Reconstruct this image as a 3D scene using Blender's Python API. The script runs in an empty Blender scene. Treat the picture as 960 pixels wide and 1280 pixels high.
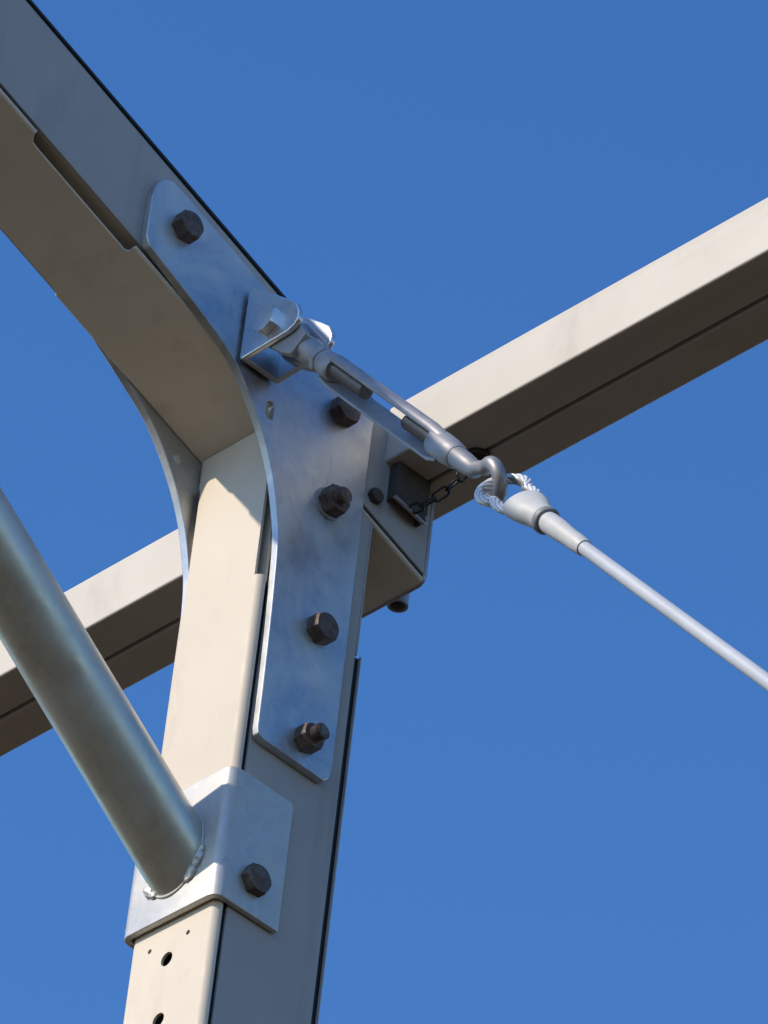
import bpy, bmesh, math, random
from mathutils import Vector, Matrix
random.seed(7)
SC = bpy.context.scene
COL = SC.collection
R = math.radians

# ------------------------------------------------------------------ camera, sky, sun, exposure
cam = bpy.data.cameras.new('camera')
cam.sensor_fit = 'HORIZONTAL'; cam.sensor_width = 36.0; cam.lens = 300.0
cam.clip_start = 0.05; cam.clip_end = 6000.0
cam_o = bpy.data.objects.new('camera', cam); COL.objects.link(cam_o)
right = Vector((0.70643, 0.70175, 0.09220)); down = Vector((-0.38681, 0.49187, -0.78002)); fwd = Vector((-0.59273, 0.51537, 0.61892))
m = Matrix.Identity(4)
for i in range(3):
    m[i][0] = right[i]; m[i][1] = -down[i]; m[i][2] = -fwd[i]
m.translation = Vector((3.29694, -2.69512, -2.91019))
cam_o.matrix_world = m
SC.camera = cam_o

SUN_EL, SUN_ROT = R(33.4), R(194.0)          # rotation is clockwise from +Y
world = bpy.data.worlds.new('World'); SC.world = world; world.use_nodes = True
wn = world.node_tree
sky = wn.nodes.new('ShaderNodeTexSky'); sky.sky_type = 'NISHITA'; sky.sun_disc = False
sky.sun_elevation = SUN_EL; sky.sun_rotation = SUN_ROT
sky.altitude = 0.0; sky.air_density = 1.0; sky.dust_density = 0.2; sky.ozone_density = 4.0
hs = wn.nodes.new('ShaderNodeHueSaturation'); hs.inputs['Hue'].default_value = 0.507; hs.inputs['Saturation'].default_value = 1.22
wn.links.new(sky.outputs[0], hs.inputs['Color'])
wn.links.new(hs.outputs[0], wn.nodes['Background'].inputs[0])
wn.nodes['Background'].inputs[1].default_value = 0.117
to_sun = Vector((math.sin(SUN_ROT)*math.cos(SUN_EL), math.cos(SUN_ROT)*math.cos(SUN_EL), math.sin(SUN_EL)))
sl = bpy.data.lights.new('sun', 'SUN'); sl.energy = 2.35; sl.angle = R(0.53); sl.color = (1.0, 0.90, 0.76)
so = bpy.data.objects.new('sun', sl); COL.objects.link(so)
so.rotation_euler = to_sun.to_track_quat('Z', 'Y').to_euler(); so.location = to_sun*20
SC.view_settings.view_transform = 'Standard'; SC.view_settings.look = 'None'
SC.view_settings.exposure = 0.82; SC.view_settings.gamma = 1.0
SC.view_settings.use_curve_mapping = False

# ------------------------------------------------------------------ materials
def new_mat(name):
    mt = bpy.data.materials.new(name); mt.use_nodes = True
    return mt, mt.node_tree, mt.node_tree.nodes['Principled BSDF']
def ramp(nt, fac, stops):
    r = nt.nodes.new('ShaderNodeValToRGB')
    while len(r.color_ramp.elements) < len(stops): r.color_ramp.elements.new(0.5)
    for e, (p, c) in zip(r.color_ramp.elements, stops):
        e.position = p; e.color = (*c, 1) if len(c) == 3 else c
    nt.links.new(fac, r.inputs[0]); return r.outputs[0]
def noise(nt, scale, detail=4, rough=0.55, stretch=None, coord='Object', dist=0.0):
    tc = nt.nodes.new('ShaderNodeTexCoord'); out = tc.outputs[coord]
    if stretch:
        mp = nt.nodes.new('ShaderNodeMapping'); mp.inputs['Scale'].default_value = stretch
        nt.links.new(out, mp.inputs[0]); out = mp.outputs[0]
    n = nt.nodes.new('ShaderNodeTexNoise'); n.inputs['Scale'].default_value = scale
    n.inputs['Detail'].default_value = detail; n.inputs['Roughness'].default_value = rough
    n.inputs['Distortion'].default_value = dist
    nt.links.new(out, n.inputs['Vector']); return n.outputs[0]
def mix(nt, fac, a, b, mode='MIX'):
    n = nt.nodes.new('ShaderNodeMix'); n.data_type = 'RGBA'; n.blend_type = mode
    for s, v in ((n.inputs[0], fac), (n.inputs[6], a), (n.inputs[7], b)):
        if hasattr(v, 'is_output'): nt.links.new(v, s)
        elif isinstance(v, (int, float)): s.default_value = v
        else: s.default_value = (*v, 1)
    return n.outputs[2]
def bump(nt, bsdf, h, strength, dist):
    b = nt.nodes.new('ShaderNodeBump'); b.inputs['Strength'].default_value = strength
    b.inputs['Distance'].default_value = dist
    nt.links.new(h, b.inputs['Height']); nt.links.new(b.outputs[0], bsdf.inputs['Normal'])

def paint_mat(name, col, dirt, rough=0.42, run=(1.0, 1.0, 0.06)):
    mt, nt, b = new_mat(name)
    big = ramp(nt, noise(nt, 9, 4), [(0.35, [c*0.95 for c in col]), (0.7, [min(1, c*1.03) for c in col])])
    streak = ramp(nt, noise(nt, 30, 5, 0.6, run), [(0.56, (0, 0, 0)), (0.78, (1, 1, 1))])
    c = mix(nt, streak, big, [x*0.9 for x in dirt])
    speck = ramp(nt, noise(nt, 160, 3, 0.6), [(0.70, (0, 0, 0)), (0.78, (1, 1, 1))])
    sf = nt.nodes.new('ShaderNodeMath'); sf.operation = 'MULTIPLY'; sf.inputs[1].default_value = 0.30
    nt.links.new(speck, sf.inputs[0])
    c = mix(nt, sf.outputs[0], c, [x*0.55 for x in col])
    grime = ramp(nt, noise(nt, 14, 7, 0.68, (1.0, 1.0, 0.5), dist=0.5), [(0.55, (0, 0, 0)), (0.85, (0.5, 0.5, 0.5))])
    c = mix(nt, grime, c, [x*0.62 for x in dirt])
    nt.links.new(c, b.inputs['Base Color'])
    rr = ramp(nt, noise(nt, 40, 4), [(0.3, (rough-0.07,)*3), (0.7, (rough+0.1,)*3)])
    nt.links.new(rr, b.inputs['Roughness'])
    b.inputs['Specular IOR Level'].default_value = 0.28
    bump(nt, b, noise(nt, 700, 2), 0.05, 0.0006)
    return mt
CREAM = paint_mat('cream_paint', (0.67, 0.578, 0.458), (0.625, 0.53, 0.415), 0.55)
BEAMP = paint_mat('beam_paint', (0.605, 0.552, 0.468), (0.59, 0.535, 0.45), 0.55, (0.04, 1.0, 1.0))

SIDEP = paint_mat('grey_beige_plates', (0.40, 0.365, 0.335), (0.36, 0.33, 0.30), 0.5)  # greyer, darker base than the cream channels

def galv_mat(name, base, rough, metal, grain=55.0, patch=0.22, white=(0.62, 0.64, 0.64)):
    mt, nt, b = new_mat(name)
    tc = nt.nodes.new('ShaderNodeTexCoord')
    v = nt.nodes.new('ShaderNodeTexVoronoi'); v.inputs['Scale'].default_value = grain
    nt.links.new(tc.outputs['Object'], v.inputs['Vector'])
    sep = nt.nodes.new('ShaderNodeSeparateColor'); nt.links.new(v.outputs['Color'], sep.inputs[0])
    sp = ramp(nt, sep.outputs[0], [(0.0, [c*0.94 for c in base]), (1.0, [min(1, c*1.06) for c in base])])
    cloud = ramp(nt, noise(nt, 12, 7, 0.66, dist=0.8), [(0.42, (0, 0, 0)), (0.66, (1, 1, 1))])
    c = mix(nt, cloud, sp, white)
    sc = ramp(nt, noise(nt, 38, 6, 0.7, (1, 1.0, 0.35), dist=1.5), [(0.62, (0, 0, 0)), (0.74, (1, 1, 1))])
    f = nt.nodes.new('ShaderNodeMath'); f.operation = 'MULTIPLY'; f.inputs[1].default_value = 0.36
    nt.links.new(sc, f.inputs[0])
    c = mix(nt, f.outputs[0], c, [x*0.5 for x in base])
    nt.links.new(c, b.inputs['Base Color'])
    mm = ramp(nt, cloud, [(0.0, (metal,)*3), (1.0, (max(0, metal-patch),)*3)])
    nt.links.new(mm, b.inputs['Metallic'])
    rr = ramp(nt, noise(nt, 25, 4), [(0.3, (rough-0.06,)*3), (0.7, (rough+0.12,)*3)])
    nt.links.new(rr, b.inputs['Roughness'])
    bump(nt, b, noise(nt, 240, 4), 0.10, 0.0008)
    return mt
GALV = galv_mat('galvanised_plate', (0.46, 0.475, 0.49), 0.40, 0.88, 150.0, 0.45, (0.60, 0.60, 0.58))
GALV_TUBE = galv_mat('galvanised_tube', (0.61, 0.60, 0.50), 0.37, 0.80, 150.0, 0.12, (0.61, 0.61, 0.54))
GALV_CAST = galv_mat('galvanised_casting', (0.36, 0.345, 0.345), 0.50, 0.55, 160.0, 0.2, (0.40, 0.385, 0.38))
ROD = galv_mat('dull_rod_steel', (0.22, 0.20, 0.19), 0.48, 0.5, 160.0, 0.2, (0.26, 0.24, 0.23))
HOOKM = galv_mat('worn_hook_steel', (0.27, 0.255, 0.25), 0.45, 0.6, 160.0, 0.2, (0.34, 0.33, 0.32))
ZINC = galv_mat('zinc_with_sky_glare', (0.80, 0.80, 0.79), 0.30, 0.95, 160.0, 0.15, (0.76, 0.77, 0.77))  # base raised to carry the glare of bright sky near the sun
GALV_SADDLE = galv_mat('galvanised_saddle', (0.54, 0.52, 0.475), 0.42, 0.50, 130.0, 0.30, (0.56, 0.535, 0.485))

def plain_mat(name, col, rough, metal=0.0, var=0.25, scale=60.0, bmp=0.15):
    mt, nt, b = new_mat(name)
    c = ramp(nt, noise(nt, scale, 5, 0.6), [(0.3, [x*(1-var) for x in col]), (0.7, [min(1, x*(1+var)) for x in col])])
    nt.links.new(c, b.inputs['Base Color'])
    b.inputs['Roughness'].default_value = rough; b.inputs['Metallic'].default_value = metal
    bump(nt, b, noise(nt, scale*4, 3), bmp, 0.0006)
    return mt
GAP_BLACK = plain_mat('black_gaps_and_cover', (0.012, 0.012, 0.014), 0.6)  # black that stands in for shade inside open gaps; also colours the rafter cover
def bolt_mat():
    mt, nt, b = new_mat('weathered_bolt_steel')
    c = ramp(nt, noise(nt, 130, 6, 0.65, dist=0.6), [(0.30, (0.070, 0.053, 0.046)), (0.52, (0.122, 0.085, 0.064)), (0.74, (0.20, 0.17, 0.15))])
    nt.links.new(c, b.inputs['Base Color'])
    b.inputs['Roughness'].default_value = 0.48; b.inputs['Specular IOR Level'].default_value = 0.22; b.inputs['Metallic'].default_value = 0.12
    bump(nt, b, noise(nt, 500, 3), 0.25, 0.0006)
    return mt
BOLT = bolt_mat()
IRON = plain_mat('dark_iron', (0.03, 0.028, 0.027), 0.5, 0.4)
CABLE = plain_mat('white_cable_jacket', (0.45, 0.47, 0.505), 0.5, 0.0, 0.08, 25.0, 0.0)
SLEEVE = plain_mat('white_heat_sleeve', (0.50, 0.49, 0.47), 0.5, 0.0, 0.06, 60.0, 0.08)
COLLAR = plain_mat('grey_collar', (0.22, 0.22, 0.23), 0.5)
ROPE = plain_mat('pale_rope_strand', (0.66, 0.68, 0.70), 0.4, 0.2, 0.1)
LIP = plain_mat('worn_bracket_edge', (0.20, 0.17, 0.14), 0.5, 0.2)
DARKPAINT = plain_mat('dark_bracket_steel', (0.060, 0.046, 0.036), 0.75, 0.0)

def ground_mat():
    mt, nt, b = new_mat('dry_ground')
    a = ramp(nt, noise(nt, 0.35, 6, 0.6), [(0.3, (0.046, 0.027, 0.009)), (0.55, (0.053, 0.031, 0.010)), (0.75, (0.039, 0.029, 0.0085))])
    nt.links.new(a, b.inputs['Base Color']); b.inputs['Roughness'].default_value = 0.95
    return mt
GROUND = ground_mat()

# ------------------------------------------------------------------ helpers
def finish(name, verts, faces, mat, parent=None, smooth=35, bevel=0.0, seg=2):
    me = bpy.data.meshes.new(name); me.from_pydata([tuple(v) for v in verts], [], faces); me.update()
    bm = bmesh.new(); bm.from_mesh(me); bmesh.ops.recalc_face_normals(bm, faces=bm.faces); bm.to_mesh(me); bm.free()
    return link(name, me, mat, parent, smooth, bevel, seg)
def link(name, me, mat, parent=None, smooth=35, bevel=0.0, seg=2):
    for p in me.polygons: p.use_smooth = bool(smooth)
    if smooth: me.set_sharp_from_angle(angle=R(smooth))
    if not me.materials: me.materials.append(mat)
    o = bpy.data.objects.new(name, me); COL.objects.link(o)
    if bevel:
        bv = o.modifiers.new('bevel', 'BEVEL'); bv.width = bevel; bv.segments = seg
        bv.limit_method = 'ANGLE'; bv.angle_limit = R(35); bv.harden_normals = False
    if parent is not None: o.parent = parent
    return o
def thing(name, label, cat, group=None):
    o = bpy.data.objects.new(name, None); COL.objects.link(o); o.empty_display_size = 0.05
    return tag(o, label, cat, group)
def tag(o, label, cat, group=None):
    o['label'] = label; o['category'] = cat
    if group: o['group'] = group
    return o
def set_base(root, p):
    """put an empty at its thing's base without moving the parts"""
    root.location = p
    for c in root.children: c.location = c.location - Vector(p)
def prism(poly, place, a, b):
    """poly: list of 2D points; place(p, q, h) -> 3D; a, b heights, numbers or functions of (p, q)"""
    fa = a if callable(a) else (lambda p, q: a); fb = b if callable(b) else (lambda p, q: b)
    n = len(poly)
    vs = [place(p, q, fa(p, q)) for p, q in poly] + [place(p, q, fb(p, q)) for p, q in poly]
    fs = [list(range(n))[::-1], list(range(n, 2*n))] + [[i, (i+1) % n, n+(i+1) % n, n+i] for i in range(n)]
    return vs, fs
XY = lambda p, q, h: Vector((p, q, h))
YZ = lambda p, q, h: Vector((h, p, q))
XZ = lambda p, q, h: Vector((p, h, q))
def box_vf(x0, x1, y0, y1, z0, z1):
    return prism([(x0, y0), (x1, y0), (x1, y1), (x0, y1)], XY, z0, z1)
def join_vf(*parts):
    V, F = [], []
    for v, f in parts:
        k = len(V); V += list(v); F += [[i+k for i in q] for q in f]
    return V, F
def arc(cx, cy, r, a0, a1, n=8):
    return [(cx+r*math.cos(R(a0+(a1-a0)*i/n)), cy+r*math.sin(R(a0+(a1-a0)*i/n))) for i in range(n+1)]
def channel_poly(hw, front, end, t, r, sgn=1):
    """C profile in (x, q): web at q=front, flanges run to q=end; sgn is the direction from front to end"""
    f = front; s = sgn; ri = max(r-t, 0.0008)
    out = [(-hw, end)] + [(-hw+r-r*math.cos(R(a)), f+s*(r-r*math.sin(R(a)))) for a in range(0, 91, 15)]
    out += [(hw-r+r*math.sin(R(a)), f+s*(r-r*math.cos(R(a)))) for a in range(0, 91, 15)] + [(hw, end)]
    i = hw-t; g = f+s*t
    inn = [(i, end)] + [(i-ri+ri*math.cos(R(a)), g+s*(ri-ri*math.sin(R(a)))) for a in range(0, 91, 30)]
    inn += [(-i+ri-ri*math.sin(R(a)), g+s*(ri-ri*math.cos(R(a)))) for a in range(0, 91, 30)] + [(-i, end)]
    return out+inn
def frame_of(d, hint):
    d = d.normalized(); a = (hint-d*hint.dot(d)).normalized(); return d, a, d.cross(a)
def sweep(pts, rad, n=16, hint=None, closed=False, cap=True, prof=None):
    """tube along pts; rad number or list; prof(angle, i) -> (a, b) factor pair"""
    pts = [Vector(p) for p in pts]; N = len(pts)
    hint = hint or Vector((0.13, 0.97, 0.21))
    V, F = [], []; a = None
    for i, p in enumerate(pts):
        if closed: t = pts[(i+1) % N]-pts[i-1]
        else: t = pts[min(i+1, N-1)]-pts[max(i-1, 0)]
        t.normalize()
        ref = hint if a is None else a
        a = (ref-t*ref.dot(t)).normalized(); b = t.cross(a)
        r = rad[i] if isinstance(rad, (list, tuple)) else rad
        ra, rb = (r if isinstance(r, (list, tuple)) else (r, r))
        for k in range(n):
            th = 2*math.pi*k/n; V.append(p+a*(ra*math.cos(th))+b*(rb*math.sin(th)))
    M = N if closed else N-1
    for i in range(M):
        for k in range(n):
            j = (i+1) % N
            F.append([i*n+k, i*n+(k+1) % n, j*n+(k+1) % n, j*n+k])
    if not closed and cap:
        F.append(list(range(n))[::-1]); F.append([(N-1)*n+k for k in range(n)])
    return V, F
def annulus(c, axis, hint, r0, r1, h, n=28):
    d, a, b = frame_of(Vector(axis), Vector(hint)); c = Vector(c); V, F = [], []
    for k in range(n):
        th = 2*math.pi*k/n; u = a*math.cos(th)+b*math.sin(th)
        V += [c+u*r0, c+u*r1, c+u*r1+d*h, c+u*r0+d*h]
    for k in range(n):
        j = (k+1) % n
        for q in range(4): F.append([k*4+q, k*4+(q+1) % 4, j*4+(q+1) % 4, j*4+q])
    return V, F
def cut(o, cutters):
    """boolean-subtract (verts, faces) cutters and keep the result as plain mesh"""
    tmp = []
    for v, f in cutters:
        c = finish('cutter', v, f, None if False else GAP_BLACK, None, 0); tmp.append(c)
        md = o.modifiers.new('b', 'BOOLEAN'); md.operation = 'DIFFERENCE'; md.object = c; md.solver = 'EXACT'
    keep = [md for md in o.modifiers if md.type == 'BEVEL']
    par = [(k.width, k.segments) for k in keep]
    for k in keep: o.modifiers.remove(k)
    dg = bpy.context.evaluated_depsgraph_get(); dg.update()
    me = bpy.data.meshes.new_from_object(o.evaluated_get(dg), depsgraph=dg)
    o.modifiers.clear(); old = o.data; o.data = me; me.name = o.name
    while len(me.materials) > 1: me.materials.pop()
    for p in me.polygons: p.use_smooth = True; p.material_index = 0
    me.set_sharp_from_angle(angle=R(35))
    bpy.data.meshes.remove(old)
    for w, s in par:
        bv = o.modifiers.new('bevel', 'BEVEL'); bv.width = w; bv.segments = s; bv.limit_method = 'ANGLE'; bv.angle_limit = R(35)
    for c in tmp:
        md = c.data; bpy.data.objects.remove(c); bpy.data.meshes.remove(md)
    return o
def smooth_path(pts, n=6):
    out = []
    P = [pts[0]]+list(pts)+[pts[-1]]
    for i in range(1, len(P)-2):
        for k in range(n):
            t = k/n; q = []
            for c in range(len(pts[0])):
                p0, p1, p2, p3 = P[i-1][c], P[i][c], P[i+1][c], P[i+2][c]
                q.append(0.5*(2*p1+(p2-p0)*t+(2*p0-5*p1+4*p2-p3)*t*t+(3*p1-p0-3*p2+p3)*t**3))
            out.append(tuple(q))
    out.append(tuple(pts[-1])); return out

# ------------------------------------------------------------------ ground
GZ = -4.5
g = finish('ground', [(-2000, -2000, GZ), (2000, -2000, GZ), (2000, 2000, GZ), (-2000, 2000, GZ)], [[0, 1, 2, 3]], GROUND, None, 0)
g['kind'] = 'structure'

# ------------------------------------------------------------------ column
HW = 0.05; RS = R(20.0); TS = math.tan(RS); RZ = 0.503       # rafter underside: z = RZ - TS*y
top = lambda p, q: RZ-TS*q-0.0008
col = thing('steel_column', 'cream painted square steel column with bolt holes rising to the curved knee joint', 'column')
fc = finish('front_channel', *prism(channel_poly(HW, 0.0, 0.0076, 0.0025, 0.0072), XY, GZ+0.012, top), CREAM, col)
cutters = []
for z in (-0.0336, -0.0925, -0.1515):
    V, F = sweep([(-0.0022, -0.02, z), (-0.0022, 0.02, z)], 0.0066, 24); cutters.append((V, F))
for x in (-0.0248, 0.0200):
    cutters.append(sweep([(x, -0.01, -0.0169), (x, 0.01, -0.0169)], 0.0023, 14))
for s in (1, -1):
    x0, x1 = sorted((s*0.0432, s*0.06)); cutters.append(box_vf(x0, x1, -0.01, 0.02, 0.336, 0.47))
cut(fc, cutters)
finish('inner_channel', *box_vf(-0.0455, 0.0455, 0.0100, 0.0125, 0.335, 0.47), CREAM, col, 0)
for s in (1, -1):
    x0, x1 = sorted((s*0.047, s*0.05))
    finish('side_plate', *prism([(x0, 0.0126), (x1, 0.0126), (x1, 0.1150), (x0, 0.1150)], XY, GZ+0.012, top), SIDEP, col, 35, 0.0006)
    x0, x1 = sorted((s*0.0405, s*0.0468))
    finish('gap_shade_strip', *prism([(x0, 0.0045), (x1, 0.0045), (x1, 0.0150), (x0, 0.0150)], XY, GZ+0.012, 0.333), GAP_BLACK, col, 0)  # added black strip paints the shade inside the open column gap
    finish('gap_shade_strip', *prism([(x0, 0.110), (x1, 0.110), (x1, 0.1216), (x0, 0.1216)], XY, GZ+0.012, 0.319), GAP_BLACK, col, 0)
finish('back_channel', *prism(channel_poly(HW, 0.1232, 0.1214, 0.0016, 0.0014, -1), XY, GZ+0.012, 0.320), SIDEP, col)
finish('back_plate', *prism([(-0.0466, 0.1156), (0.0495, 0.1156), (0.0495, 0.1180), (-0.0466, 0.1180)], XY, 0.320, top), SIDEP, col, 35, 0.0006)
finish('base_plate', *box_vf(-0.13, 0.13, -0.07, 0.19, GZ, GZ+0.012), GALV, col, 35, 0.002)
set_base(col, (0, 0.06, GZ))

# ------------------------------------------------------------------ rafter
U = Vector((0, -math.cos(RS), math.sin(RS))); W = Vector((0, math.sin(RS), math.cos(RS))); O = Vector((0, 0, RZ))
RF = lambda x, v, u: O+Vector((x, 0, 0))+U*u+W*v
YT = 0.181
tail = lambda x, v: (v*math.sin(RS)-YT)/math.cos(RS)
RL = 4.2
raf = thing('steel_rafter', 'cream painted steel rafter sloping up from the knee with notched underside', 'rafter')
bc = finish('bottom_channel', *prism(channel_poly(HW, 0.0, 0.0036, 0.0022, 0.0034), RF, tail, RL), CREAM, raf)
nc = []
for s in (1, -1):
    x0, x1 = (0.0405, 0.06) if s == 1 else (-0.06, -0.0435)
    ua, ub = 0.1935, 0.3225
    c0 = [(x0, ua), (x1, ua), (x1, ub), (x0, ub)]
    if s == 1: poly = [(0.06, ua-0.0005)]+[(0.0515, ua-0.0005)]+arc(0.0440, ua+0.0045, 0.0045, 300, 180, 5)[0:]+[(0.0395, ub-0.012), (0.0405, ub-0.005), (0.047, ub), (0.06, ub)]
    else: poly = [(-0.06, ua), (-0.0475, ua), (-0.0450, ua+0.004), (-0.0450, ub-0.006), (-0.0475, ub), (-0.06, ub)]
    nc.append(prism(poly, lambda x, u, h: O+Vector((x, 0, 0))+U*u+W*h, -0.01, 0.02))
cut(bc, nc)
finish('inner_liner', *prism([(-0.0455, 0.0125), (0.0455, 0.0125), (0.0455, 0.0145), (-0.0455, 0.0145)], RF, 0.15, 0.40), CREAM, raf, 0)
for s in (1, -1):
    x0, x1 = sorted((s*0.047, s*0.05))
    vl = 0.0082 if s == 1 else 0.0040
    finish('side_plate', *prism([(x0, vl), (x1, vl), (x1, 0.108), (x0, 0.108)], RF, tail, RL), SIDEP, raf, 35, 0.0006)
    x0, x1 = sorted((s*0.0425, s*0.0468))
    finish('gap_shade_strip', *prism([(x0, 0.0026), (x1, 0.0026), (x1, 0.0100), (x0, 0.0100)], RF, lambda x, v: tail(x, v)+0.003, 0.19), GAP_BLACK, raf, 0)  # blackened filler, shade painted into the open rafter seam
    finish('gap_shade_strip', *prism([(x0, 0.0026), (x1, 0.0026), (x1, 0.0100), (x0, 0.0100)], RF, 0.325, RL), GAP_BLACK, raf, 0)
    x0, x1 = sorted((s*0.0405, s*0.0485))
    finish('gap_shade_strip', *prism([(x0, 0.1055), (x1, 0.1055), (x1, 0.1118), (x0, 0.1118)], RF, lambda x, v: tail(x, v)+0.003, RL), GAP_BLACK, raf, 0)
finish('top_cover', *prism([(-HW, 0.1116), (HW, 0.1116), (HW, 0.1148), (-HW, 0.1148)], RF, tail, RL), GAP_BLACK, raf, 35, 0.0006)
zt = RZ-TS*YT
cap = [(HW, 0.53)]+arc(HW-0.009, zt+0.0085, 0.009, 0, -90, 6)+arc(-HW+0.009, zt+0.0085, 0.009, -90, -180, 6)+[(-HW, 0.53)]
finish('end_cap', *prism(cap, XZ, YT+0.0003, YT+0.0043), GALV_CAST, raf, 35, 0.0006)
finish('tube_stub', *annulus((0.0062, 0.1942, 0.4395), (0, 0, 1), (1, 0, 0), 0.0068, 0.0092, 0.085), GALV_CAST, raf)
for o in list(raf.children):          # the tail is let in under the beam
    if o.name.split('.')[0] in ('side_plate', 'top_cover', 'gap_shade_strip'): cut(o, [box_vf(-0.07, 0.07, 0.1680, 0.40, 0.5312, 0.80)])
set_base(raf, (0, 0, RZ))

# ------------------------------------------------------------------ eave beams
def beam(x0, x1, dz, label):
    b = thing('eave_beam', label, 'beam', 'eave beams meeting at the knee')
    zb, zt = 0.5318+dz, 0.5932+dz
    finish('front_channel', *box_vf(x0, x1, 0.1225, 0.1648, zb, zt), BEAMP, b, 35, 0.0022, 3)
    r0, r1 = (0.0004, x1) if x0 > 0 else (x0, -0.0004)      # the rear channels meet behind the rafter tail
    finish('rear_channel', *box_vf(r0, r1, 0.1688, 0.2078, zb, zt-0.002), BEAMP, b, 35, 0.0018, 3)
    finish('groove_shade_strip', *box_vf(x0+0.001, x1-0.001, 0.1640, 0.1696, zb+0.010, zt-0.006), GAP_BLACK, b, 0)  # shade of the open groove put in as a black strip
    set_base(b, (x0 if x0 > 0 else x1, 0.165, zb)); return b
beam(0.0475, 3.2, 0.0, 'long cream steel beam running past the cable turnbuckle with a slot underneath')
beam(-3.2, -0.0475, -0.0008, 'cream steel beam crossing behind the round brace tube')

# ------------------------------------------------------------------ knee gusset plates
inner = [(-0.1775, 0.5835), (-0.1735, 0.5745), (-0.165, 0.5700), (-0.1194, 0.5490), (-0.0785, 0.5276), (-0.0571, 0.5109), (-0.0278, 0.4729), (-0.0079, 0.4336),
         (0.0030, 0.3974), (0.0084, 0.3665), (0.0112, 0.3000), (0.0125, 0.2300), (0.0128, 0.1800)]
inner_l = [(-0.1775, 0.6100), (-0.1750, 0.5980), (-0.1650, 0.5850), (-0.1250, 0.5590), (-0.0900, 0.5360), (-0.0571, 0.5109)]+inner[6:]
rest = [(0.0140, 0.1735), (0.0190, 0.1705), (0.0905, 0.1690), (0.0955, 0.1750), (0.0975, 0.1850), (0.0975, 0.5642),
        (-0.1470, 0.6532), (-0.1590, 0.6562), (-0.1680, 0.6520), (-0.1745, 0.6420), (-0.1775, 0.6260)]
outl = smooth_path(inner, 14)+rest; outl_l = smooth_path(inner_l, 14)+rest
def slot_cut(y, z, r, h, lean=0.0):
    p = [(y+r*math.cos(R(a))+(lean if a < 180 else -lean), z+(h if a < 180 else -h)+r*math.sin(R(a))) for a in range(0, 360, 20)]
    return prism(p, YZ, 0.03, 0.09)
gp = finish('gusset_plate', *prism(outl, YZ, 0.0500, 0.0580), GALV, None, 35, 0.0009)
cut(gp, [slot_cut(-0.0190, 0.4940, 0.0040, 0.0052)])
tag(gp, 'galvanised curved gusset plate carrying the dark bolts and the cable bracket', 'gusset', 'knee gusset plates')
gl = thing('gusset_plate', 'galvanised curved gusset plate on the brace side of the rafter, bare inner face in shade', 'gusset', 'knee gusset plates')
finish('plate', *prism(outl_l, YZ, -0.0580, -0.0500), GALV, gl, 35, 0.0009)
finish('rivet', *sweep([(-0.0501, -0.0256, 0.4898), (-0.0480, -0.0256, 0.4898), (-0.0470, -0.0256, 0.4898)], [0.0040, 0.0040, 0.0026], 14), SLEEVE, gl)

# ------------------------------------------------------------------ bolts
def hex_vf(c, ax, hint, af, h, chamfer=0.0022, dome=0.0):
    d, a, b = frame_of(Vector(ax), Vector(hint)); c = Vector(c); rc = af/math.sqrt(3)
    V, F = [], []; n = 24
    def ring(f, hh):
        for k in range(n): V.append(c+(a*math.cos(2*math.pi*k/n)+b*math.sin(2*math.pi*k/n))*f(k)+d*hh)
    def hexr(k):
        th = (360.0*k/n) % 60-30; return (af/2)/math.cos(R(th))
    ring(hexr, 0); ring(lambda k: hexr(k), h-chamfer*0.75); ring(lambda k: min(hexr(k), af/2*1.03)*0.985, h-chamfer*0.1); ring(lambda k: af/2*0.86, h)
    for i in range(3):
        for k in range(n): F.append([i*n+k, i*n+(k+1) % n, (i+1)*n+(k+1) % n, (i+1)*n+k])
    F.append(list(range(n))[::-1])
    if dome:
        ring(lambda k: af/2*0.55, h+dome*0.8)
        for k in range(n): F.append([3*n+k, 3*n+(k+1) % n, 4*n+(k+1) % n, 4*n+k])
        F.append([4*n+k for k in range(n)])
    else: F.append([3*n+k for k in range(n)])
    return V, F
def thread_vf(c, ax, hint, r, h, pitch=0.0018):
    d = Vector(ax).normalized(); c = Vector(c); P, rr = [], []; x = 0
    while x < h-0.001:
        P += [c+d*x, c+d*(x+pitch*0.5)]; rr += [r, r*0.86]; x += pitch
    P += [c+d*(h-0.001), c+d*h]; rr += [r, r*0.8]
    return sweep(P, rr, 20, Vector(hint))
def bolt(y, z, label, kind='head', rot=0.0, af=0.024, h=0.0105, x=0.0578, washer=0.0, stud=0.012, dome=0.0):
    t = thing('hex_bolt', label, 'bolt', 'bolts of the knee joint')
    ax = Vector((1, 0, 0)); hint = Vector((0, math.cos(R(rot)), math.sin(R(rot))))
    c = Vector((x, y, z))
    if washer:
        finish('washer', *annulus(c, ax, hint, 0.004, washer, 0.0026), GALV_CAST, t); c = c+ax*0.0024
    if kind == 'head': finish('head', *hex_vf(c, ax, hint, af, h, dome=dome), BOLT, t, 30)
    else:
        finish('nut', *hex_vf(c, ax, hint, af, h+0.002), BOLT, t, 30)
        finish('threaded_end', *thread_vf(c+ax*(h), ax, hint, 0.0076, stud), BOLT, t, 30)
    set_base(t, (x, y, z)); return t
bolt(-0.1399, 0.6138, 'dark hex bolt at the rounded upper end of the galvanised gusset plate', rot=12, h=0.013)
bolt(0.0590, 0.5405, 'dark hex bolt on the gusset plate half hidden behind the turnbuckle body', rot=20, h=0.013)
bolt(0.0577, 0.4400, 'dark nut and stud on a washer beside the hanging chain bracket', 'nut', rot=8, washer=0.0155, stud=0.010)
bolt(0.0634, 0.3077, 'dark hex bolt alone in the middle of the gusset plate lower leg', rot=25, h=0.014, stud=0.004)
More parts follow.
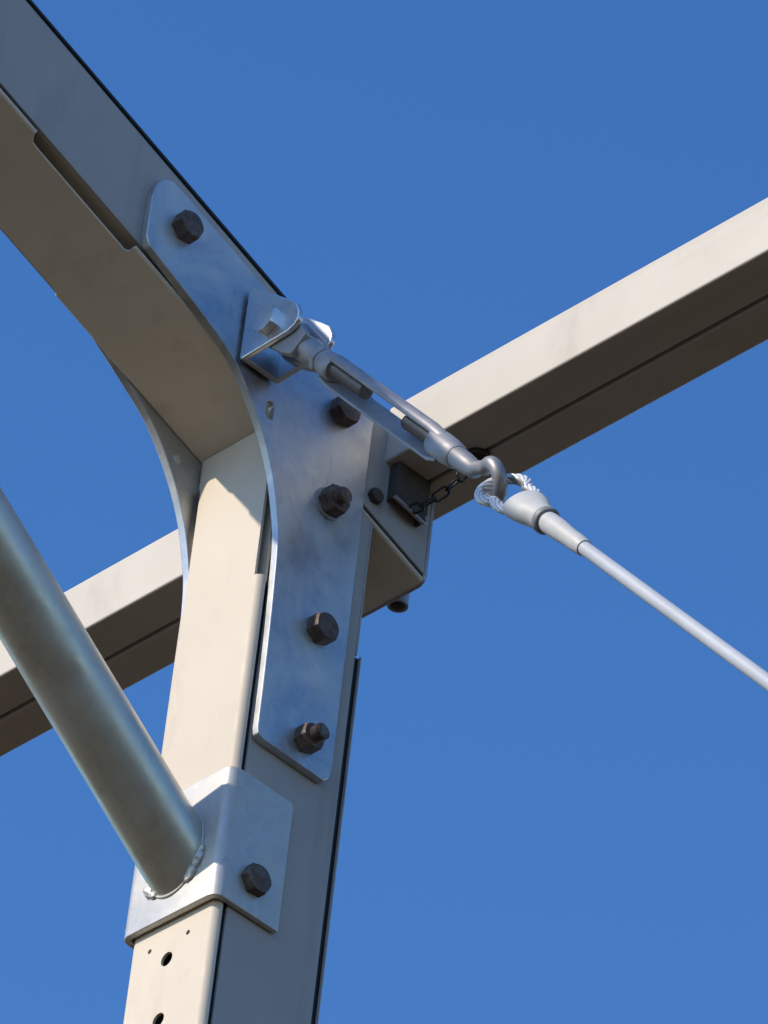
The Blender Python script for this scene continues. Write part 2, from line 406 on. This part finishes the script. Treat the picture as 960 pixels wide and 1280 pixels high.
bolt(0.0634, 0.1939, 'dark nut with protruding threaded end near the lower end of the gusset', 'nut', rot=20, af=0.022, h=0.012, stud=0.012)
bolt(0.0300, 0.0340, 'dark domed hex bolt on the side of the brace saddle', rot=5, x=0.0555, h=0.010, dome=0.0025)

# ------------------------------------------------------------------ brace tube with saddle
br = thing('diagonal_brace', 'galvanised round brace tube welded to a saddle plate wrapped around the column', 'brace')
hw, t = 0.0565, 0.0058
sadp = [(-hw, 0.063)]+[(-hw+0.010-0.010*math.cos(R(a)), -0.0075+0.010-0.010*math.sin(R(a))) for a in range(0, 91, 15)]
sadp += [(hw-0.010+0.010*math.sin(R(a)), -0.0075+0.010-0.010*math.cos(R(a))) for a in range(0, 91, 15)]+[(hw, 0.063)]
it = hw-t; iy = -0.0075+t
sadp += [(it, 0.063)]+[(it-0.004+0.004*math.cos(R(a)), iy+0.004-0.004*math.sin(R(a))) for a in range(0, 91, 30)]
sadp += [(-it+0.004-0.004*math.sin(R(a)), iy+0.004-0.004*math.cos(R(a))) for a in range(0, 91, 30)]+[(-it, 0.063)]
sd = finish('saddle_plate', *prism(sadp, XY, 0.0030, 0.1310), GALV_SADDLE, br, 35, 0.0010)
corner = prism([(0.0525, 0.14), (0.07, 0.14), (0.07, 0.118)], YZ, -0.08, 0.08)
cut(sd, [corner])
BD = Vector((0, -math.cos(R(36.2)), math.sin(R(36.2)))); B0 = Vector((0, 0.0, 0.0582)); BR = 0.0318
start = lambda: None
def brace_ring(s): return B0+BD*s
n = 40; V, F = [], []
a1 = Vector((1, 0, 0)); a2 = BD.cross(a1)
for ringi, r in ((0, BR), (1, BR), (2, BR-0.0035), (3, BR-0.0035)):
    for k in range(n):
        th = 2*math.pi*k/n; off = (a1*math.cos(th)+a2*math.sin(th))*r
        if ringi in (0, 3): s = (-0.0074-off.y-B0.y)/BD.y        # mitred flush on the saddle face
        else: s = 1.21
        V.append(B0+BD*s+off)
for q in range(3):
    for k in range(n): F.append([q*n+k, q*n+(k+1) % n, (q+1)*n+(k+1) % n, (q+1)*n+k])
for k in range(n): F.append([3*n+k, 3*n+(k+1) % n, (k+1) % n, k])
finish('tube', V, F, GALV_TUBE, br, 40)
# weld: an uneven bead along the mitre line and a few proud lumps
P, rr = [], []
for k in range(120):
    th = 2*math.pi*k/120; off = (a1*math.cos(th)+a2*math.sin(th))*(BR+0.0008)
    s = (-0.0080-off.y-B0.y)/BD.y; P.append(B0+BD*s+off)
    rr.append(0.0012+0.0002*math.sin(k*0.31+1.3*math.sin(k*0.13)))
finish('weld_bead', *sweep(P, rr, 10, Vector((0, 1, 0)), closed=True), GALV_SADDLE, br, 70)
from mathutils import noise as mnoise
for k, ang, r in ((0, -14, 0.0044), (1, -25, 0.0060), (2, -31, 0.0054), (3, -44, 0.0058), (4, -51, 0.0042), (5, -140, 0.0056), (6, -130, 0.0040)):
    off = (a1*math.cos(R(ang))+a2*math.sin(R(ang)))*(BR+0.0016); p = B0+BD*((-0.0084-off.y-B0.y)/BD.y)+off
    bm = bmesh.new(); bmesh.ops.create_icosphere(bm, subdivisions=3, radius=r)
    tg = math.radians(ang+90)
    rot = Matrix.Rotation(-tg, 4, 'Y')
    for v in bm.verts:
        q = v.co.copy(); q *= 1.0+0.38*mnoise.noise(q*330+Vector((k*7.3, 0, 0)))
        v.co = p+(rot @ (Matrix.Diagonal((1.35, 0.62, 0.85, 1)) @ q))
    me = bpy.data.meshes.new('weld_lump'); bm.to_mesh(me); bm.free()
    link('weld_lump', me, GALV_SADDLE, br, 80)
set_base(br, (0, -0.0075, 0.003))

# ------------------------------------------------------------------ cable bracket on the gusset
cb = thing('cable_bracket', 'pale galvanised U-shaped cable bracket bolted on the gusset plate', 'bracket')
Y0, Y1 = -0.0624, -0.0186
finish('spacer_block', *box_vf(0.0578, 0.0612, Y0+0.006, Y1-0.004, 0.526, 0.592), IRON, cb, 0)
finish('web', *box_vf(0.0610, 0.0665, Y0+0.0050, Y1-0.0050, 0.5205, 0.5975), ZINC, cb, 35, 0.0006)
ck = [(0.0610, 0.5200), (0.0660, 0.5190), (0.1190, 0.5205), (0.1265, 0.5230), (0.1312, 0.5290), (0.1315, 0.5370), (0.1265, 0.5480), (0.1180, 0.5560), (0.0690, 0.5960), (0.0640, 0.5982), (0.0610, 0.5970)]
for ya, yb in ((Y0, Y0+0.0052), (Y1-0.0052, Y1)):
    finish('cheek', *prism(ck, XZ, ya, yb), ZINC, cb, 35, 0.0014, 3)
set_base(cb, (0.0578, -0.04, 0.52))
PIN = Vector((0.0945, -0.0405, 0.5425))
pb = thing('clevis_pin', 'pin bolt with flat hex head through the cheeks of the cable bracket', 'bolt')
finish('head', *hex_vf((PIN.x, Y0+0.0003, PIN.z), (0, -1, 0), (1, 0, 0.4), 0.0245, 0.0085), ZINC, pb, 30)
finish('shank', *sweep([(PIN.x, Y0, PIN.z), (PIN.x, Y1, PIN.z)], 0.0058, 20), GALV_CAST, pb)
finish('washer', *annulus((PIN.x, Y0+0.0050, PIN.z), (0, 1, 0), (1, 0, 0), 0.0056, 0.0120, 0.0050), IRON, pb)
finish('washer', *annulus((PIN.x, Y1-0.0100, PIN.z), (0, 1, 0), (1, 0, 0), 0.0056, 0.0120, 0.0050), IRON, pb)
finish('nut', *hex_vf((PIN.x, Y1-0.0003, PIN.z), (0, 1, 0), (1, 0, 0.2), 0.021, 0.010), GALV_CAST, pb, 30)
finish('threaded_end', *thread_vf((PIN.x, Y1+0.009, PIN.z), (0, 1, 0), (1, 0, 0), 0.0058, 0.012), GALV_CAST, pb, 30)
set_base(pb, (PIN.x, Y0, PIN.z))

# ------------------------------------------------------------------ turnbuckle
PH = R(47.2)
D = Vector((math.cos(PH), 0, -math.sin(PH))); N = Vector((math.sin(PH), 0, math.cos(PH))); Yv = Vector((0, 1, 0))
T = lambda t, a=0.0, b=0.0: PIN+D*t+N*a+Yv*b
tb = thing('turnbuckle', 'grey galvanised open-body turnbuckle with jaw and hook tensioning the cable', 'turnbuckle')
for s in (-1, 1):   # jaw ears
    poly = arc(0, 0, 0.0180, 95, 265, 12)+[(0.034, -0.0150), (0.050, -0.0110), (0.050, 0.0110), (0.034, 0.0150)]
    c = s*0.0125
    finish('jaw_ear', *prism(poly, lambda p, q, h: T(p, q, h), c-0.0038, c+0.0038), GALV_CAST, tb, 35, 0.0018, 3)
finish('jaw_neck', *sweep([T(x) for x in (0.034, 0.040, 0.048, 0.058, 0.068, 0.078)], [(0.0095, 0.0150), (0.0120, 0.0165), (0.0125, 0.0150), (0.0105, 0.0115), (0.0092, 0.0095), (0.0085, 0.0085)], 20, N), GALV_CAST, tb)
TH = R(40)
Wd = N*math.cos(TH)-Yv*math.sin(TH); Hd = D.cross(Wd)
finish('threaded_rod', *thread_vf(T(0.070), D, N, 0.0068, 0.092, 0.0034), ROD, tb, 30)
finish('threaded_rod', *thread_vf(T(0.362), -D, N, 0.0068, 0.118, 0.0034), ROD, tb, 30)
finish('boss', *sweep([T(x) for x in (0.074, 0.078, 0.086, 0.098, 0.1005)], [(0.0088, 0.0088), (0.0108, 0.0108), (0.0118, 0.0116), (0.0118, 0.0112), (0.0100, 0.0098)], 24, Wd), GALV_CAST, tb)
finish('boss', *sweep([T(x) for x in (0.2975, 0.300, 0.312, 0.326, 0.336, 0.3385)], [(0.0102, 0.0100), (0.0122, 0.0116), (0.0124, 0.0118), (0.0116, 0.0114), (0.0108, 0.0106), (0.0094, 0.0094)], 24, Wd), GALV_CAST, tb)
P, rr = [], []
for x, off, a, b in ((0.080, 0.0066, 0.0034, 0.0046), (0.090, 0.0092, 0.0038, 0.0052), (0.104, 0.0104, 0.0040, 0.0056), (0.200, 0.0106, 0.0040, 0.0058), (0.292, 0.0106, 0.0041, 0.0058), (0.308, 0.0092, 0.0042, 0.0056), (0.324, 0.0066, 0.0036, 0.0046)):
    P.append(T(x)+Wd*off); rr.append((a, b))
finish('side_bar', *sweep(P, rr, 20, Wd), GALV_CAST, tb, 60)
fl = [(0.0860, -0.0070), (0.0990, -0.0104), (0.2970, -0.0106), (0.3160, -0.0066), (0.3180, -0.0090), (0.3010, -0.0134), (0.0970, -0.0130), (0.0860, -0.0098)]
finish('side_bar', *prism(fl, lambda p, q, h: T(p)+Wd*q+Hd*h, -0.0108, 0.0108), GALV_CAST, tb, 35, 0.0010, 3)
# hook
Hq = (N*0.80-Yv*0.60).normalized(); hc = 0.404; hr = 0.0150
P = [T(0.334), T(0.350), T(0.362), T(0.372), T(0.380)+Hq*0.004]
rr = [0.0090, 0.0090, 0.0082, 0.0070, 0.0062]
for a in range(150, -165, -15):
    P.append(T(hc)+D*(hr*math.cos(R(a)))+Hq*(hr*math.sin(R(a)))); rr.append(0.0060 if a > -120 else 0.0060-0.0012*(-(a+120))/45)
finish('hook', *sweep(P, rr, 18, Yv), HOOKM, tb, 60)
finish('lock_nut', *hex_vf(T(0.0665), D, Wd, 0.0205, 0.0080), GALV_CAST, tb, 30)
set_base(tb, tuple(PIN))

# ------------------------------------------------------------------ wire rope with thimble and sleeves
wr = thing('bracing_cable', 'white jacketed bracing cable with rope eye and pale sleeve below the turnbuckle', 'cable')
Mq = (N*0.80+Yv*0.60).normalized(); Kq = D.cross(Mq)
tc0 = 0.4255; lr = 0.0195
loop = [(0.482, 0.0045), (0.468, 0.0105), (0.452, 0.0158)]+[(tc0+lr*math.cos(R(a)), lr*math.sin(R(a))) for a in range(50, 311, 10)]+[(0.452, -0.0158), (0.468, -0.0105), (0.482, -0.0045)]
loop = smooth_path(loop, 3)
cpts = [T(x)+Mq*y for x, y in loop]
finish('rope_core', *sweep(cpts, 0.0031, 12, Kq), ROPE, wr, 60)
for st in range(6):
    P = []; s = 0.0
    for i, c in enumerate(cpts):
        if i: s += (c-cpts[i-1]).length
        tg = (cpts[min(i+1, len(cpts)-1)]-cpts[max(i-1, 0)]).normalized(); e1 = Kq; e2 = tg.cross(e1)
        th = 2*math.pi*st/6+s*130
        P.append(c+(e1*math.cos(th)+e2*math.sin(th))*0.0030)
    finish('rope_strand', *sweep(P, 0.0015, 8, Kq), ROPE, wr, 60)
thp = [T(tc0+(x-tc0)*0.985-0.0002)+Mq*(y*0.80) for x, y in loop[6:-6]]
finish('thimble', *sweep(thp, [(0.0036, 0.0016)]*len(thp), 12, Kq), HOOKM, wr, 60)
# sleeves
def sl(name, data, mat):
    return finish(name, *sweep([T(x) for x, a, b in data], [(a, b) for x, a, b in data], 28, Mq), mat, wr, 50)
sl('flared_sleeve', [(0.4560, 0.0140, 0.0075), (0.4580, 0.0176, 0.0094), (0.466, 0.0178, 0.0100), (0.478, 0.0158, 0.0108), (0.488, 0.0124, 0.0106), (0.500, 0.0108, 0.0106)], SLEEVE)
sl('collar', [(0.4990, 0.0112, 0.0110), (0.5005, 0.0117, 0.0115), (0.5035, 0.0117, 0.0115), (0.5050, 0.0108, 0.0106)], COLLAR)
sl('tail_sleeve', [(0.503, 0.0084, 0.0084), (0.512, 0.0089, 0.0089), (0.526, 0.0087, 0.0089), (0.538, 0.0078, 0.0083), (0.548, 0.0075, 0.0077), (0.558, 0.0077, 0.0077), (0.568, 0.0071, 0.0071), (0.5700, 0.0066, 0.0066)], SLEEVE)
end_t = (PIN.z-(GZ+0.02))/math.sin(PH)
cab = [T(0.55+(end_t-0.55)*(i/60.0), -0.010*math.sin(math.pi*i/60.0)) for i in range(61)]
finish('jacketed_cable', *sweep(cab, 0.0057, 20), CABLE, wr, 60)
finish('ground_anchor', *box_vf(cab[-1].x-0.06, cab[-1].x+0.06, cab[-1].y-0.06, cab[-1].y+0.06, GZ, GZ+0.03), GALV, wr, 35, 0.003)
set_base(wr, tuple(T(0.40)))

# ------------------------------------------------------------------ beam bracket, chain
bb = thing('beam_bracket', 'dark open-bottomed bracket under the beam at the rafter end', 'bracket')
side = [(0.1290, 0.4925), (0.1640, 0.4850), (0.1675, 0.4890), (0.1675, 0.5322), (0.1290, 0.5322)]
finish('outer_plate', *prism(side, YZ, 0.0595, 0.0618), DARKPAINT, bb, 35, 0.0006)
finish('folded_lip', *sweep([(0.0607, 0.1285, 0.4922), (0.0612, 0.1460, 0.4886), (0.0612, 0.1640, 0.4848), (0.0612, 0.1672, 0.4872), (0.0612, 0.1668, 0.4930)], 0.0019, 10), GALV_CAST, bb, 60)
for ya, za in ((0.1292, 0.4930), (0.1645, 0.4870)):
    finish('cross_plate', *box_vf(0.0498, 0.0597, ya, ya+0.0022, za, 0.5322), DARKPAINT, bb, 35, 0.0005)
finish('bolt_head', *hex_vf((0.0500, 0.1145, 0.4880), (1, 0, 0), (0, 1, 0.2), 0.013, 0.006), DARKPAINT, bb, 30)
set_base(bb, (0.05, 0.138, 0.4780))
ch = thing('wire_chain', 'short dark wire chain hanging below the beam behind the turnbuckle', 'chain')
cp = smooth_path([(0.0630, 0.1480, 0.4885), (0.0800, 0.1470, 0.4860), (0.0985, 0.1510, 0.4930), (0.1110, 0.1580, 0.5090), (0.1190, 0.1640, 0.5290)], 12)
cp = [Vector(p) for p in cp]
acc = [0.0]
for i in range(1, len(cp)): acc.append(acc[-1]+(cp[i]-cp[i-1]).length)
def at_len(s):
    for i in range(1, len(acc)):
        if acc[i] >= s:
            k = (s-acc[i-1])/(acc[i]-acc[i-1]); return cp[i-1].lerp(cp[i], k)
    return cp[-1]
NL = 6; step = acc[-1]/NL; hl = step/2+0.0011
for i in range(NL):
    c = at_len(step*(i+0.5)); d = (at_len(min(acc[-1], step*(i+0.5)+0.004))-at_len(max(0, step*(i+0.5)-0.004))).normalized()
    toc = (cam_o.matrix_world.translation-c).normalized() if False else Vector((0.6, -0.5, -0.62))
    f1 = d.cross(toc).normalized(); f2 = d.cross(f1).normalized()
    e = (f1 if i % 2 == 0 else f2)
    e = (e+0.35*(f2 if i % 2 == 0 else f1)).normalized()
    hw_ = 0.0043; P = []
    for a in range(0, 360, 18):
        ca, sa = math.cos(R(a)), math.sin(R(a))
        P.append(c+d*((hl-hw_)*(1 if ca > 0 else -1)+hw_*ca)+e*(hw_*sa))
    finish('link', *sweep(P, 0.0012, 8, d.cross(e), closed=True), IRON, ch, 60)
finish('groove_plug', *sweep([(0.1195, 0.1660, 0.5330), (0.1195, 0.1660, 0.5290), (0.1195, 0.1660, 0.5265), (0.1195, 0.1660, 0.5250)], [0.0110, 0.0115, 0.0095, 0.0050], 20, Vector((1, 0, 0))), IRON, ch, 50)
set_base(ch, (0.0950, 0.150, 0.490))
